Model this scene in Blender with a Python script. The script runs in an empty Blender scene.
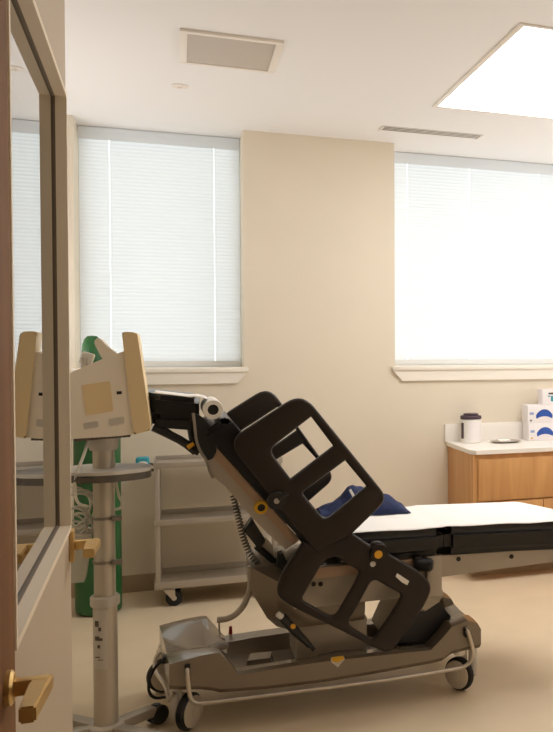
import bpy, bmesh, math, random
from mathutils import Vector, Matrix, Euler
random.seed(7)
S = bpy.context.scene
COL = S.collection
PI = math.pi

# ------------------------------------------------------------------ camera
W, HPX = 553, 732
FPX, CX, CY, EYE = 900.0, 549.0, 366.0, 1.5
YAW, PITCH = math.radians(22.3), math.atan(19 / 900.0)
cam = bpy.data.cameras.new('camera')
co = bpy.data.objects.new('camera', cam); COL.objects.link(co)
co.location = (0, 0, EYE)
co.rotation_euler = (PI / 2 - PITCH, 0, -YAW)
cam.sensor_fit = 'HORIZONTAL'; cam.sensor_width = 36
cam.lens = FPX / W * 36
cam.shift_x = -(CX - W / 2) / W * 1.0
cam.shift_y = 0
cam.clip_start = 0.02
S.camera = co
_f0 = Vector((math.sin(YAW), math.cos(YAW), 0)); _r = Vector((math.cos(YAW), -math.sin(YAW), 0)); _z = Vector((0, 0, 1))
_f = _f0 * math.cos(PITCH) - _z * math.sin(PITCH); _u = _z * math.cos(PITCH) + _f0 * math.sin(PITCH)
def at(u, v, Y):
    """survey helper: where the sight line through a photo pixel meets the vertical plane at depth Y"""
    d = _f + _r * ((u - CX) / FPX) - _u * ((v - CY) / FPX)
    t = Y / d.y
    return (d.x * t, EYE + d.z * t)          # X, Z

# ------------------------------------------------------------------ materials
def lin(c):
    return tuple(((x / 255) / 12.92 if x / 255 <= 0.04045 else ((x / 255 + 0.055) / 1.055) ** 2.4) for x in c) + (1,)
def mat(name, rgb, rough=0.5, metal=0.0, noise=0.0, scale=8.0, bump=0.0, spec=0.5, stretch=None, coat=0.0):
    m = bpy.data.materials.new(name); m.use_nodes = True
    nt = m.node_tree; b = nt.nodes['Principled BSDF']
    c = lin(rgb)
    b.inputs['Base Color'].default_value = c
    b.inputs['Roughness'].default_value = rough
    b.inputs['Metallic'].default_value = metal
    b.inputs['Specular IOR Level'].default_value = spec
    b.inputs['Coat Weight'].default_value = coat
    if noise or bump:
        tc = nt.nodes.new('ShaderNodeTexCoord'); mp = nt.nodes.new('ShaderNodeMapping')
        if stretch: mp.inputs['Scale'].default_value = stretch
        nz = nt.nodes.new('ShaderNodeTexNoise'); nz.inputs['Scale'].default_value = scale; nz.inputs['Detail'].default_value = 5
        nt.links.new(tc.outputs['Object'], mp.inputs['Vector']); nt.links.new(mp.outputs['Vector'], nz.inputs['Vector'])
        if noise:
            r = nt.nodes.new('ShaderNodeValToRGB')
            r.color_ramp.elements[0].position = 0.3; r.color_ramp.elements[1].position = 0.7
            r.color_ramp.elements[0].color = tuple(x * (1 - noise) for x in c[:3]) + (1,)
            r.color_ramp.elements[1].color = tuple(min(1, x * (1 + noise)) for x in c[:3]) + (1,)
            nt.links.new(nz.outputs['Fac'], r.inputs['Fac']); nt.links.new(r.outputs['Color'], b.inputs['Base Color'])
        if bump:
            bp = nt.nodes.new('ShaderNodeBump'); bp.inputs['Strength'].default_value = bump; bp.inputs['Distance'].default_value = 0.01
            nt.links.new(nz.outputs['Fac'], bp.inputs['Height']); nt.links.new(bp.outputs['Normal'], b.inputs['Normal'])
    return m
def glass_mat(name, tint=(245, 248, 246), gain=1.0):
    m = bpy.data.materials.new(name); m.use_nodes = True
    nt = m.node_tree; nt.nodes.clear()
    o = nt.nodes.new('ShaderNodeOutputMaterial'); t = nt.nodes.new('ShaderNodeBsdfTransparent'); g = nt.nodes.new('ShaderNodeBsdfGlossy')
    fr = nt.nodes.new('ShaderNodeFresnel'); fr.inputs['IOR'].default_value = 1.52
    mu = nt.nodes.new('ShaderNodeMath'); mu.operation = 'MULTIPLY'; mu.inputs[1].default_value = gain; mu.use_clamp = True
    mx = nt.nodes.new('ShaderNodeMixShader')
    t.inputs['Color'].default_value = lin(tint); g.inputs['Roughness'].default_value = 0.0
    nt.links.new(fr.outputs['Fac'], mu.inputs[0]); nt.links.new(mu.outputs[0], mx.inputs['Fac'])
    nt.links.new(t.outputs['BSDF'], mx.inputs[1]); nt.links.new(g.outputs['BSDF'], mx.inputs[2]); nt.links.new(mx.outputs['Shader'], o.inputs['Surface'])
    return m
def slat_mat(name, rgb, trans=0.5):
    m = bpy.data.materials.new(name); m.use_nodes = True
    nt = m.node_tree; nt.nodes.clear()
    o = nt.nodes.new('ShaderNodeOutputMaterial'); d = nt.nodes.new('ShaderNodeBsdfDiffuse'); t = nt.nodes.new('ShaderNodeBsdfTranslucent')
    mx = nt.nodes.new('ShaderNodeMixShader'); mx.inputs['Fac'].default_value = trans
    d.inputs['Color'].default_value = lin(rgb); t.inputs['Color'].default_value = lin(rgb)
    nt.links.new(d.outputs['BSDF'], mx.inputs[1]); nt.links.new(t.outputs['BSDF'], mx.inputs[2]); nt.links.new(mx.outputs['Shader'], o.inputs['Surface'])
    return m
def emit_mat(name, rgb, s):
    m = bpy.data.materials.new(name); m.use_nodes = True
    b = m.node_tree.nodes['Principled BSDF']
    b.inputs['Base Color'].default_value = lin((240, 240, 240)); b.inputs['Roughness'].default_value = 0.4
    b.inputs['Emission Color'].default_value = lin(rgb); b.inputs['Emission Strength'].default_value = s
    return m
def wood_mat(name, a, c, scale=3.0, stretch=(6, 6, 0.5), rough=0.4):
    m = bpy.data.materials.new(name); m.use_nodes = True
    nt = m.node_tree; b = nt.nodes['Principled BSDF']; b.inputs['Roughness'].default_value = rough
    tc = nt.nodes.new('ShaderNodeTexCoord'); mp = nt.nodes.new('ShaderNodeMapping'); mp.inputs['Scale'].default_value = stretch
    n1 = nt.nodes.new('ShaderNodeTexNoise'); n1.inputs['Scale'].default_value = scale; n1.inputs['Detail'].default_value = 6; n1.inputs['Distortion'].default_value = 0.6
    r = nt.nodes.new('ShaderNodeValToRGB'); r.color_ramp.elements[0].position = 0.32; r.color_ramp.elements[1].position = 0.68
    r.color_ramp.elements[0].color = lin(a); r.color_ramp.elements[1].color = lin(c)
    nt.links.new(tc.outputs['Object'], mp.inputs['Vector']); nt.links.new(mp.outputs['Vector'], n1.inputs['Vector'])
    nt.links.new(n1.outputs['Fac'], r.inputs['Fac']); nt.links.new(r.outputs['Color'], b.inputs['Base Color'])
    return m

M = {}
M['wall'] = mat('wall paint', (229, 218, 199), 0.75, noise=0.015, scale=3)
M['ceil'] = mat('ceiling paint', (243, 241, 240), 0.85)
M['floor'] = mat('sheet vinyl floor', (221, 202, 173), 0.38, noise=0.03, scale=5, spec=0.4)
M['base'] = mat('vinyl baseboard', (170, 150, 124), 0.5)
M['trim'] = mat('painted trim', (244, 236, 224), 0.5)
M['winframe'] = mat('window frame metal', (225, 225, 222), 0.4)
M['glass'] = glass_mat('clear window glass')
M['doorglass'] = glass_mat('door glass', (196, 200, 194), 1.9)
M['slat'] = slat_mat('blind slat', (246, 247, 248), 0.5)
M['rail_white'] = mat('blind rail', (228, 228, 226), 0.45)
M['cord'] = mat('blind cord', (250, 250, 250), 0.7)
M['doorwood'] = wood_mat('door veneer', (112, 76, 44), (128, 88, 52), 3.0, (5, 5, 0.35), 0.7)
M['doorwood'].node_tree.nodes['Principled BSDF'].inputs['Specular IOR Level'].default_value = 0.2
M['doorpaint'] = mat('painted metal door', (190, 173, 150), 0.5)
M['doorframe'] = mat('painted metal frame', (236, 221, 198), 0.5)
M['gasket'] = mat('dark glazing gasket', (112, 98, 82), 0.6)
M['brass'] = mat('satin brass', (216, 184, 124), 0.4, 0.8)
M['vent'] = mat('white enamel grille', (240, 232, 222), 0.5)
M['ventslat'] = mat('grille louver', (200, 191, 180), 0.5)
M['duct'] = mat('duct liner', (150, 142, 132), 0.7)
M['dark'] = mat('dark void', (40, 36, 32), 0.8)
M['light'] = emit_mat('lit diffuser', (254, 253, 252), 8.2)
M['green'] = mat('green cylinder paint', (40, 98, 52), 0.4)
M['cream'] = mat('cream plastic', (250, 240, 224), 0.45)
M['cream2'] = mat('yellowed cream plastic', (236, 212, 166), 0.45)
M['lgrey'] = mat('light grey plastic', (205, 198, 188), 0.45)
M['mgrey'] = mat('mid grey plastic', (140, 130, 118), 0.45)
M['dgrey'] = mat('dark grey rubber', (92, 84, 74), 0.5)
M['pole'] = mat('brushed aluminium', (198, 188, 172), 0.4, 0.35)
M['steel'] = mat('stainless steel', (205, 196, 184), 0.3, 0.9)
M['satin'] = mat('satin grey enamel', (176, 166, 152), 0.4, 0.25)
M['taupe'] = mat('taupe base plastic', (132, 119, 103), 0.24, 0.25, coat=0.4)
M['tan'] = mat('pinkish tan metal', (182, 154, 130), 0.4, 0.2)
M['rail'] = mat('dark brown rail plastic', (40, 31, 25), 0.42, spec=0.35)
M['black'] = mat('black plastic', (26, 25, 25), 0.4)
M['vinyl'] = mat('black vinyl', (27, 25, 25), 0.3, noise=0.1, scale=20, bump=0.05)
M['rubber'] = mat('black rubber', (24, 23, 23), 0.6)
M['wheel'] = mat('pale wheel disc', (196, 184, 168), 0.4)
M['yellow'] = mat('yellow plastic', (226, 178, 44), 0.4)
M['orange'] = mat('orange cap', (232, 172, 40), 0.4)
M['white'] = mat('white plastic', (240, 236, 230), 0.45)
M['paper'] = mat('white paper', (248, 244, 238), 0.7, bump=0.04, scale=6)
M['card'] = mat('white carton', (240, 234, 234), 0.6)
M['blue'] = mat('printed blue', (42, 84, 170), 0.55, noise=0.15, scale=30)
M['greyblue'] = mat('printed grey blue', (150, 162, 200), 0.6)
M['navy'] = mat('navy blue cloth', (25, 38, 80), 0.8, noise=0.3, scale=40, bump=0.2)
M['teal'] = mat('teal foil', (50, 150, 170), 0.5)
M['plum'] = mat('dark plum lid', (72, 56, 66), 0.45)
M['lavender'] = mat('pale lavender label', (196, 188, 206), 0.5)
M['oak'] = wood_mat('cabinet oak laminate', (196, 142, 88), (216, 164, 106), 3.0, (5, 5, 0.5), 0.42)
M['top'] = mat('white laminate counter', (246, 240, 232), 0.35)
M['red'] = mat('red pin', (150, 30, 30), 0.4)
M['clear'] = mat('frosted clear plastic', (226, 222, 210), 0.3); M['clear'].node_tree.nodes['Principled BSDF'].inputs['Alpha'].default_value = 0.45
M['tube'] = mat('white tubing', (226, 222, 210), 0.4)

# ------------------------------------------------------------------ mesh builder
class MB:
    def __init__(self): self.bm = bmesh.new()
    def _merge(self, t, M4=None):
        if M4 is not None: bmesh.ops.transform(t, matrix=M4, verts=t.verts)
        bmesh.ops.recalc_face_normals(t, faces=t.faces)
        me = bpy.data.meshes.new('tmp'); t.to_mesh(me); t.free()
        self.bm.from_mesh(me); bpy.data.meshes.remove(me)
        return self
    def box(self, lo, hi, bev=0.0, seg=2, rot=None, taper=None):
        t = bmesh.new()
        bmesh.ops.create_cube(t, size=1)
        c = [(a + b) / 2 for a, b in zip(lo, hi)]; s = [abs(b - a) for a, b in zip(lo, hi)]
        for v in t.verts:
            k = 1.0
            if taper and v.co.z > 0: k = taper
            v.co = Vector((v.co.x * s[0] * k, v.co.y * s[1] * k, v.co.z * s[2]))
        if bev: bmesh.ops.bevel(t, geom=list(t.edges), offset=min(bev, min(s) * 0.49), segments=seg, affect='EDGES', profile=0.5)
        mt = Matrix.Translation(c)
        if rot is not None: mt = mt @ rot.to_4x4()
        return self._merge(t, mt)
    def cyl(self, p, q, r, r2=None, n=24, bev=0.0):
        p, q = Vector(p), Vector(q); d = q - p
        t = bmesh.new()
        bmesh.ops.create_cone(t, cap_ends=True, segments=n, radius1=r, radius2=r if r2 is None else r2, depth=d.length)
        if bev:
            es = [e for e in t.edges if abs(e.verts[0].co.z - e.verts[1].co.z) < 1e-6]
            bmesh.ops.bevel(t, geom=es, offset=bev, segments=3, affect='EDGES')
        return self._merge(t, Matrix.Translation((p + q) / 2) @ d.to_track_quat('Z', 'Y').to_matrix().to_4x4())
    def lathe(self, base, prof, n=32, axis=(0, 0, 1)):
        t = bmesh.new(); rings = []
        for r, z in prof:
            rings.append([t.verts.new((max(r, 1e-5) * math.cos(2 * PI * k / n), max(r, 1e-5) * math.sin(2 * PI * k / n), z)) for k in range(n)])
        for a, b in zip(rings, rings[1:]):
            for k in range(n): t.faces.new((a[k], a[(k + 1) % n], b[(k + 1) % n], b[k]))
        bmesh.ops.remove_doubles(t, verts=t.verts, dist=1e-4)
        q = Vector(axis).to_track_quat('Z', 'Y').to_matrix().to_4x4()
        return self._merge(t, Matrix.Translation(base) @ q)
    def tube(self, pts, r, n=10, sm=0, closed=False):
        P = [Vector(p) for p in pts]
        for _ in range(sm):
            Q = [] if closed else [P[0]]
            m = len(P)
            for i in range(m if closed else m - 1):
                a, b = P[i], P[(i + 1) % m]
                Q += [a.lerp(b, 0.25), a.lerp(b, 0.75)]
            if not closed: Q.append(P[-1])
            P = Q
        t = bmesh.new(); rings = []; m = len(P); nrm = None
        for i, p in enumerate(P):
            if closed: d = P[(i + 1) % m] - P[i - 1]
            else: d = P[min(i + 1, m - 1)] - P[max(i - 1, 0)]
            d.normalize()
            if nrm is None:
                nrm = d.orthogonal().normalized()
            nrm = (nrm - d * nrm.dot(d)).normalized(); bi = d.cross(nrm)
            rr = r[i] if isinstance(r, (list, tuple)) else r
            rings.append([t.verts.new(p + (nrm * math.cos(2 * PI * k / n) + bi * math.sin(2 * PI * k / n)) * rr) for k in range(n)])
        for i in range(m if closed else m - 1):
            a, b = rings[i], rings[(i + 1) % m]
            for k in range(n): t.faces.new((a[k], a[(k + 1) % n], b[(k + 1) % n], b[k]))
        if not closed:
            t.faces.new(rings[0][::-1]); t.faces.new(rings[-1])
        return self._merge(t)
    def prism(self, pts, a, b, plane='xz', bev=0.0, seg=2):
        """closed outline in one plane, pushed between a and b along the third axis"""
        t = bmesh.new()
        f = {'xz': lambda p, c: (p[0], c, p[1]), 'xy': lambda p, c: (p[0], p[1], c), 'yz': lambda p, c: (c, p[0], p[1])}[plane]
        va = [t.verts.new(f(p, a)) for p in pts]; vb = [t.verts.new(f(p, b)) for p in pts]
        t.faces.new(va); t.faces.new(vb[::-1]); n = len(pts)
        for i in range(n): t.faces.new((va[i], vb[i], vb[(i + 1) % n], va[(i + 1) % n]))
        if bev: bmesh.ops.bevel(t, geom=list(t.edges), offset=bev, segments=seg, affect='EDGES')
        return self._merge(t)
    def loft(self, secs):
        t = bmesh.new(); rs = [[t.verts.new(p) for p in s] for s in secs]
        for a, b in zip(rs, rs[1:]):
            n = len(a)
            for i in range(n): t.faces.new((a[i], a[(i + 1) % n], b[(i + 1) % n], b[i]))
        t.faces.new(rs[0][::-1]); t.faces.new(rs[-1])
        return self._merge(t)
    def done(self, name, m, parent=None, smooth=35):
        me = bpy.data.meshes.new(name); self.bm.to_mesh(me); self.bm.free()
        me.materials.append(m)
        if smooth:
            me.shade_smooth(); me.set_sharp_from_angle(angle=math.radians(smooth))
        o = bpy.data.objects.new(name, me); COL.objects.link(o)
        if parent is not None:
            o.parent = parent
        return o
def rnd(pts, r, n=5):
    """round the corners of an outline"""
    out = []; m = len(pts)
    for i in range(m):
        p = Vector(pts[i]); a = Vector(pts[i - 1]); b = Vector(pts[(i + 1) % m])
        rr = r[i] if isinstance(r, (list, tuple)) else r
        da, db = (a - p), (b - p)
        k = min(rr, da.length * 0.49, db.length * 0.49)
        if k < 1e-4: out.append(tuple(p)); continue
        s, e = p + da.normalized() * k, p + db.normalized() * k
        for j in range(n + 1):
            t = j / n
            out.append(tuple(s * (1 - t) ** 2 + p * 2 * t * (1 - t) + e * t * t))
    return out
def plate(name, outline, holes, Y0, th, bev, m, parent):
    """flat plate with openings and rolled edges, standing in the plane Y = Y0"""
    cu = bpy.data.curves.new(name, 'CURVE'); cu.dimensions = '2D'; cu.fill_mode = 'BOTH'
    for pts in [outline] + holes:
        s = cu.splines.new('POLY'); s.points.add(len(pts) - 1); s.use_cyclic_u = True
        for p, q in zip(s.points, pts): p.co = (q[0], q[1], 0, 1)
    cu.extrude = th / 2 - bev; cu.bevel_depth = bev; cu.bevel_resolution = 3; cu.offset = -bev
    t = bpy.data.objects.new(name, cu); COL.objects.link(t)
    bpy.context.view_layer.update()
    me = bpy.data.meshes.new_from_object(t.evaluated_get(bpy.context.evaluated_depsgraph_get()))
    bpy.data.objects.remove(t); bpy.data.curves.remove(cu)
    bm = bmesh.new(); bm.from_mesh(me)
    for v in bm.verts: v.co = (v.co.x, Y0 + v.co.z, v.co.y)
    bmesh.ops.remove_doubles(bm, verts=bm.verts, dist=1e-5)
    bmesh.ops.recalc_face_normals(bm, faces=bm.faces)
    bm.to_mesh(me); bm.free(); me.name = name
    me.materials.clear(); me.materials.append(m); me.shade_smooth(); me.set_sharp_from_angle(angle=math.radians(40))
    o = bpy.data.objects.new(name, me); COL.objects.link(o); o.parent = parent
    return o
def thing(name, label, cat, group=None):
    o = bpy.data.objects.new(name, None); COL.objects.link(o); o.empty_display_size = 0.1
    o['label'] = label; o['category'] = cat
    if group: o['group'] = group
    return o
def struct(o):
    o['kind'] = 'structure'; return o
def lab(o, l): o['label'] = l; return o
def empty_struct(name, loc=(0, 0, 0), rz=0):
    o = bpy.data.objects.new(name, None); COL.objects.link(o); o.location = loc; o.rotation_euler = (0, 0, rz); o['kind'] = 'structure'; return o
def rebase(root, loc):
    """put the thing's origin at its base without moving its parts"""
    root.location = loc
    bpy.context.view_layer.update()
    for c in root.children: c.matrix_parent_inverse = root.matrix_world.inverted()

# ------------------------------------------------------------------ room
YB, ZC = 6.04, 2.875                    # face of the window wall, ceiling
XL, XR, YF, YO = -1.3, 4.3, -1.4, 6.405
WINS = [(-0.578, 0.380), (1.349, 3.05)]
SILL = 1.370
struct(MB().box((XL - .1, YF - .1, -.1), (XR + .1, YO + .05, 0)).done('floor', M['floor']))
cm = MB()
cm.box((XL - .1, YF - .1, ZC), (XR + .1, YO + .05, ZC + .12))
struct(cm.done('ceiling', M['ceil']))
wb = MB()
wb.box((XL, YB, 0), (XR, YO, SILL - .03))
xs = [XL] + [x for w in WINS for x in w] + [XR]
for a, b in zip(xs[0::2], xs[1::2]): wb.box((a, YB, SILL - .03), (b, YO, ZC))
struct(wb.done('wall_back', M['wall'], smooth=0))
struct(MB().box((XL - .1, YF, 0), (XL, YO, ZC)).done('wall_left', M['wall']))
struct(MB().box((XR, YF, 0), (XR + .1, YO, ZC)).done('wall_right', M['wall']))
struct(MB().box((XL - .1, YF - .1, 0), (XR + .1, YF, ZC)).done('wall_rear', M['wall']))
wf = MB()
wf.box((XL, .60, 0), (-.31, .74, ZC)); wf.box((.85, .60, 0), (XR, .74, ZC)); wf.box((-.31, .60, 2.25), (.85, .74, ZC))
struct(wf.done('wall_front', M['wall'], smooth=0))
struct(MB().box((XL, YB - .008, 0), (1.73, YB, .105), .003).done('baseboard_back', M['base']))

for i, (a, b) in enumerate(WINS):
    w = empty_struct('window_%d' % (i + 1))
    fr = MB(); y0, y1 = 6.37, 6.40
    for lo, hi in (((a, y0, SILL), (a + .022, y1, ZC)), ((b - .022, y0, SILL), (b, y1, ZC)), ((a, y0, ZC - .022), (b, y1, ZC)), ((a, y0, SILL - .03), (b, y1, SILL + .03))):
        fr.box(lo, hi, .003)
    fr.done('window_frame', M['winframe'], w)
    MB().box((a + .015, 6.386, SILL + .02), (b - .015, 6.392, ZC - .015)).done('pane', M['glass'], w)
    sl = MB(); sl.box((a, YB - .001, SILL - .03), (b, y0, SILL), 0)
    sl.box((a - .02, YB - .032, SILL - .028), (b + .022, YB, SILL), .004)
    sl.done('window_sill', M['trim'], w)
    ap = MB()
    ap.prism([(a - .018, SILL - .028), (b + .018, SILL - .028), (b - .045, SILL - .1), (a + .045, SILL - .1)], YB - .02, YB, 'xz')
    ap.done('window_apron', M['trim'], w)

# ------------------------------------------------------------------ window blinds
YBL = 6.305
def blind(a, b, cords, label, wand_x):
    t = thing('window_blind', label, 'blind', 'closed white blinds in the two windows')
    a += .006; b -= .006
    hr_ = MB(); hr_.box((a, YBL - .022, ZC - .080), (b, YBL - .020, ZC - .004))
    hr_.done('valance', M['slat'], t)
    MB().box((a, YBL - .012, ZC - .016), (b, YBL + .025, ZC - .004), .002).done('headrail', M['rail_white'], t)
    sl = MB(); z = ZC - .045; zb = SILL + .034
    rot = Euler((math.radians(70), 0, 0)).to_matrix()
    cuts = [a] + [c + d for c in cords for d in (-.0013, .0013)] + [b]      # routed holes at the cords
    t_ = bmesh.new()
    while z > zb:
        jit = random.uniform(-.0008, .0008)
        for xa, xb in zip(cuts[0::2], cuts[1::2]):
            prev = None
            for k in range(4):                                   # slightly crowned slat, tilted almost shut
                yy = (k / 3 - .5) * .029; zz = .0022 * (1 - (2 * k / 3 - 1) ** 2)
                c = rot @ Vector((0, yy, zz))
                cur = (t_.verts.new((xa, YBL + c.y, z + c.z)), t_.verts.new((xb, YBL + c.y, z + c.z + jit)))
                if prev: t_.faces.new((prev[0], prev[1], cur[1], cur[0]))
                prev = cur
        z -= .0232
    me = bpy.data.meshes.new('x'); t_.to_mesh(me); t_.free(); sl.bm.from_mesh(me); bpy.data.meshes.remove(me)
    sl.done('slats', M['slat'], t)
    MB().box((a, YBL - .014, SILL + .004), (b, YBL + .014, SILL + .040), .004).done('bottom_rail', M['rail_white'], t)
    rebase(t, ((a + b) / 2, YBL, SILL))
    return t
blind(*WINS[0], (-.40, .215), 'closed white slatted blind in the left window above the green cylinder', 0)
blind(*WINS[1], (1.50, 1.96, 2.5), 'closed white slatted blind in the right window above the oak counter', 0)

# ------------------------------------------------------------------ doors
d1 = empty_struct('door_1')
MB().box((-.295, .76, .012), (-.249, 1.655, 2.13), .002).done('door_leaf', M['doorwood'], d1)
def lever(parent, x, y, z, k=1.0, rose='square', flip=-1):
    h = MB()
    if rose == 'square': h.box((x, y - .025, z - .042), (x + .012, y + .025, z + .042), .003)
    else: h.lathe((x, y, z), [(0, 0), (.027, 0), (.027, .007), (.022, .011), (0, .011)], 28, (1, 0, 0))
    o = h.done('lever_rose', M['brass'], parent)
    l = MB()
    l.box((x + .008, y - .010, z - .012), (x + .068 * k, y + .012, z + .012), .003)
    l.prism([(x + .038 * k, y + .014), (x + .074 * k, y + .014), (x + .066 * k, y - .125), (x + .040 * k, y - .125)], z - .013, z + .011, 'xy', .003)
    l.done('lever_handle', M['brass'], parent)
lever(d1, -.249, 1.575, .979, .84, 'round')
RZ2 = math.atan2(.026, 1.07)
d2 = empty_struct('door_2', (-.253, 1.672, 0), RZ2)
L = 1.078
lf = MB()                                       # local: x = 0 is the face towards the room, y runs along the leaf
zo0, zo1, ya, yb = 1.016, 2.172, .022, L - .008
lf.box((-.045, 0, .012), (0, L, zo0 - .012)); lf.box((-.045, 0, zo1 + .012), (0, L, ZC - .01))
lf.box((-.045, 0, zo0 - .012), (0, ya - .012, zo1 + .012))
lf.box((-.045, yb + .006, zo0 - .012), (0, L, zo1 + .012))
lf.done('door_leaf', M['doorpaint'], d2, smooth=0)
fr = MB()                                       # outer channel, then a deeper glazing stop
def ring(mb, y0, y1, z0, z1, w, xa, xb):
    mb.box((xa, y0, z0), (xb, y1, z0 + w)); mb.box((xa, y0, z1 - w), (xb, y1, z1))
    mb.box((xa, y0, z0 + w), (xb, y0 + w, z1 - w)); mb.box((xa, y1 - w, z0 + w), (xb, y1, z1 - w))
ring(fr, ya - .012, yb + .006, zo0 - .012, zo1 + .012, .014, -.024, .003)
fr.done('glazing_frame', M['doorframe'], d2, smooth=0)
gk = MB(); ring(gk, ya, yb - .004, zo0, zo1, .006, -.029, -.024); gk.done('gasket', M['gasket'], d2, smooth=0)
MB().box((-.034, ya, zo0), (-.029, yb - .004, zo1)).done('glass_pane', M['doorglass'], d2)
lever(d2, 0.0, L - .028, .966, 1.0, 'square')

# ------------------------------------------------------------------ ceiling fittings
t = thing('ceiling_vent', 'square white louvred air vent in the ceiling before the left window', 'vent')
x0, x1, y0, y1 = .010, .445, 4.215, 4.70
vf = MB(); ring_ = [((x0, y0), (x1, y0 + .03)), ((x0, y1 - .03), (x1, y1)), ((x0, y0 + .03), (x0 + .032, y1 - .03)), ((x1 - .032, y0 + .03), (x1, y1 - .03))]
for p, q in ring_: vf.box((p[0], p[1], ZC - .014), (q[0], q[1], ZC), .002)
vf.done('vent_frame', M['vent'], t)
MB().box((x0 + .03, y0 + .028, ZC - .003), (x1 - .03, y1 - .028, ZC - .001)).done('duct_opening', M['duct'], t)
lv = MB(); n = 24
for k in range(n):
    y = y0 + .036 + (y1 - y0 - .072) * k / (n - 1)
    lv.box((x0 + .032, y - .0085, ZC - .0085), (x1 - .032, y + .0085, ZC - .0065), rot=Euler((math.radians(-9), 0, 0)).to_matrix())
lv.done('louvers', M['ventslat'], t)
rebase(t, ((x0 + x1) / 2, (y0 + y1) / 2, ZC))

t = thing('ceiling_light', 'large lit square flat panel light in the ceiling at right', 'ceiling light')
x0, x1, y0, y1 = 1.345, 2.60, 3.600, 5.040
vf = MB(); w = .028
for lo, hi in (((x0, y0), (x1, y0 + w)), ((x0, y1 - w), (x1, y1)), ((x0, y0 + w), (x0 + w, y1 - w)), ((x1 - w, y0 + w), (x1, y1 - w))):
    vf.box((lo[0], lo[1], ZC - .005), (hi[0], hi[1], ZC), .001)
vf.done('light_frame', M['vent'], t)
MB().box((x0 + w, y0 + w, ZC - .003), (x1 - w, y1 - w, ZC - .001)).done('diffuser', M['light'], t)
rebase(t, ((x0 + x1) / 2, (y0 + y1) / 2, ZC))

t = thing('slot_diffuser', 'narrow white slot air diffuser in the ceiling beside the right window', 'vent')
x0, x1, y0, y1 = 1.175, 1.83, 5.59, 5.70
vf = MB()
for k in range(4): vf.box((x0, y0 + k * .034, ZC - .004), (x1, y0 + k * .034 + .012, ZC), .001)
vf.box((x0, y0, ZC - .008), (x0 + .012, y1 + .006, ZC)); vf.box((x1 - .012, y0, ZC - .008), (x1, y1 + .006, ZC))
vf.done('diffuser_frame', M['vent'], t)
MB().box((x0, y0, ZC - .002), (x1, y1, ZC - .0005)).done('slot_opening', M['dark'], t)
rebase(t, ((x0 + x1) / 2, (y0 + y1) / 2, ZC))
t = thing('sprinkler_cover', 'small round white disc on the ceiling behind the square air vent', 'sprinkler')
MB().lathe((.012, 5.15, ZC), [(0, 0), (.042, 0), (.044, -.003), (.036, -.008), (0, -.010)], 32).done('cover_plate', M['vent'], t)
MB().lathe((.012, 5.15, ZC - .009), [(0, 0), (.012, 0), (.012, -.006), (0, -.008)], 16).done('centre_cap', M['vent'], t)
rebase(t, (.012, 5.15, ZC))

# ------------------------------------------------------------------ green gas cylinder
t = thing('gas_cylinder', 'tall green gas cylinder with domed cap against the wall behind the ventilator', 'gas cylinder')
cx, cy, R = -.436, 5.66, .120
MB().lathe((cx, cy, 0), [(0, 0), (.095, 0), (R - .004, .012), (R, .03), (R, 1.20), (R - .006, 1.25), (.10, 1.30), (.072, 1.335), (.056, 1.35), (0, 1.35)], 40).done('tank', M['green'], t)
MB().lathe((cx - .020, cy, 1.345), [(0, 0), (.052, 0), (.054, .01), (.054, .12), (.051, .165), (.040, .20), (.025, .216), (0, .220)], 32).done('cap', M['green'], t)
rebase(t, (cx, cy, 0))

# ------------------------------------------------------------------ utility cart
t = thing('utility_cart', 'three-shelf grey metal utility cart on casters below the left window', 'cart')
CX0, CX1, CY0, CY1 = -.140, .560, 5.60, 5.96
for x in (CX0 + .014, CX1 - .014):
    for y in (CY0 + .014, CY1 - .014):
        MB().box((x - .014, y - .014, .105), (x + .014, y + .014, .815), .003).done('post', M['satin'], t)
for z, h in ((.107, .042), (.475, .032), (.806, .032)):
    s = MB(); s.box((CX0 + .004, CY0 + .004, z), (CX1 - .004, CY1 - .004, z + .006))
    s.box((CX0, CY0 - .006, z), (CX1, CY0 + .002, z + h), .002); s.box((CX0, CY1 - .002, z), (CX1, CY1 + .006, z + h), .002)
    s.box((CX0 - .006, CY0 - .004, z), (CX0 + .002, CY1 + .004, z + h), .002); s.box((CX1 - .002, CY0 - .004, z), (CX1 + .006, CY1 + .004, z + h), .002)
    s.done('shelf', M['satin'], t)
for x in (CX0 + .09, CX1 - .09):
    for y in (CY0 + .03, CY1 - .03):
        c = MB(); c.prism([(x - .055, .107), (x + .012, .107), (x + .016, .04), (x - .002, .04)], y - .024, y - .020); c.prism([(x - .055, .107), (x + .012, .107), (x + .016, .04), (x - .002, .04)], y + .020, y + .024)
        c.box((x - .05, y - .024, .1), (x + .01, y + .024, .107))
        f = c.done('caster', M['steel'], t)
        w = MB().lathe((x + .008, y - .014, .046), [(0, 0), (.04, 0), (.046, .005), (.046, .023), (.04, .028), (0, .028)], 28, (0, 1, 0)).done('caster_wheel', M['rubber'], f)
        MB().lathe((x + .008, y - .017, .046), [(0, 0), (.014, 0), (.014, .034), (0, .034)], 16, (0, 1, 0)).done('hub', M['lgrey'], f)
hd = MB(); hd.tube([(CX0 - .004, CY0 + .05, .79), (CX0 - .05, CY0 + .05, .80), (CX0 - .05, CY1 - .05, .80), (CX0 - .004, CY1 - .05, .79)], .008, 10, 2)
hd.done('push_handle', M['dgrey'], t)
rebase(t, ((CX0 + CX1) / 2, (CY0 + CY1) / 2, 0))
t = thing('face_mask_pack', 'small teal blue pouch hanging at the left end of the grey cart', 'pouch')
q = MB(); q.box((-.238, 5.60, .806), (-.166, 5.66, .872), .012, 3); q.done('pouch', M['teal'], t)
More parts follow.
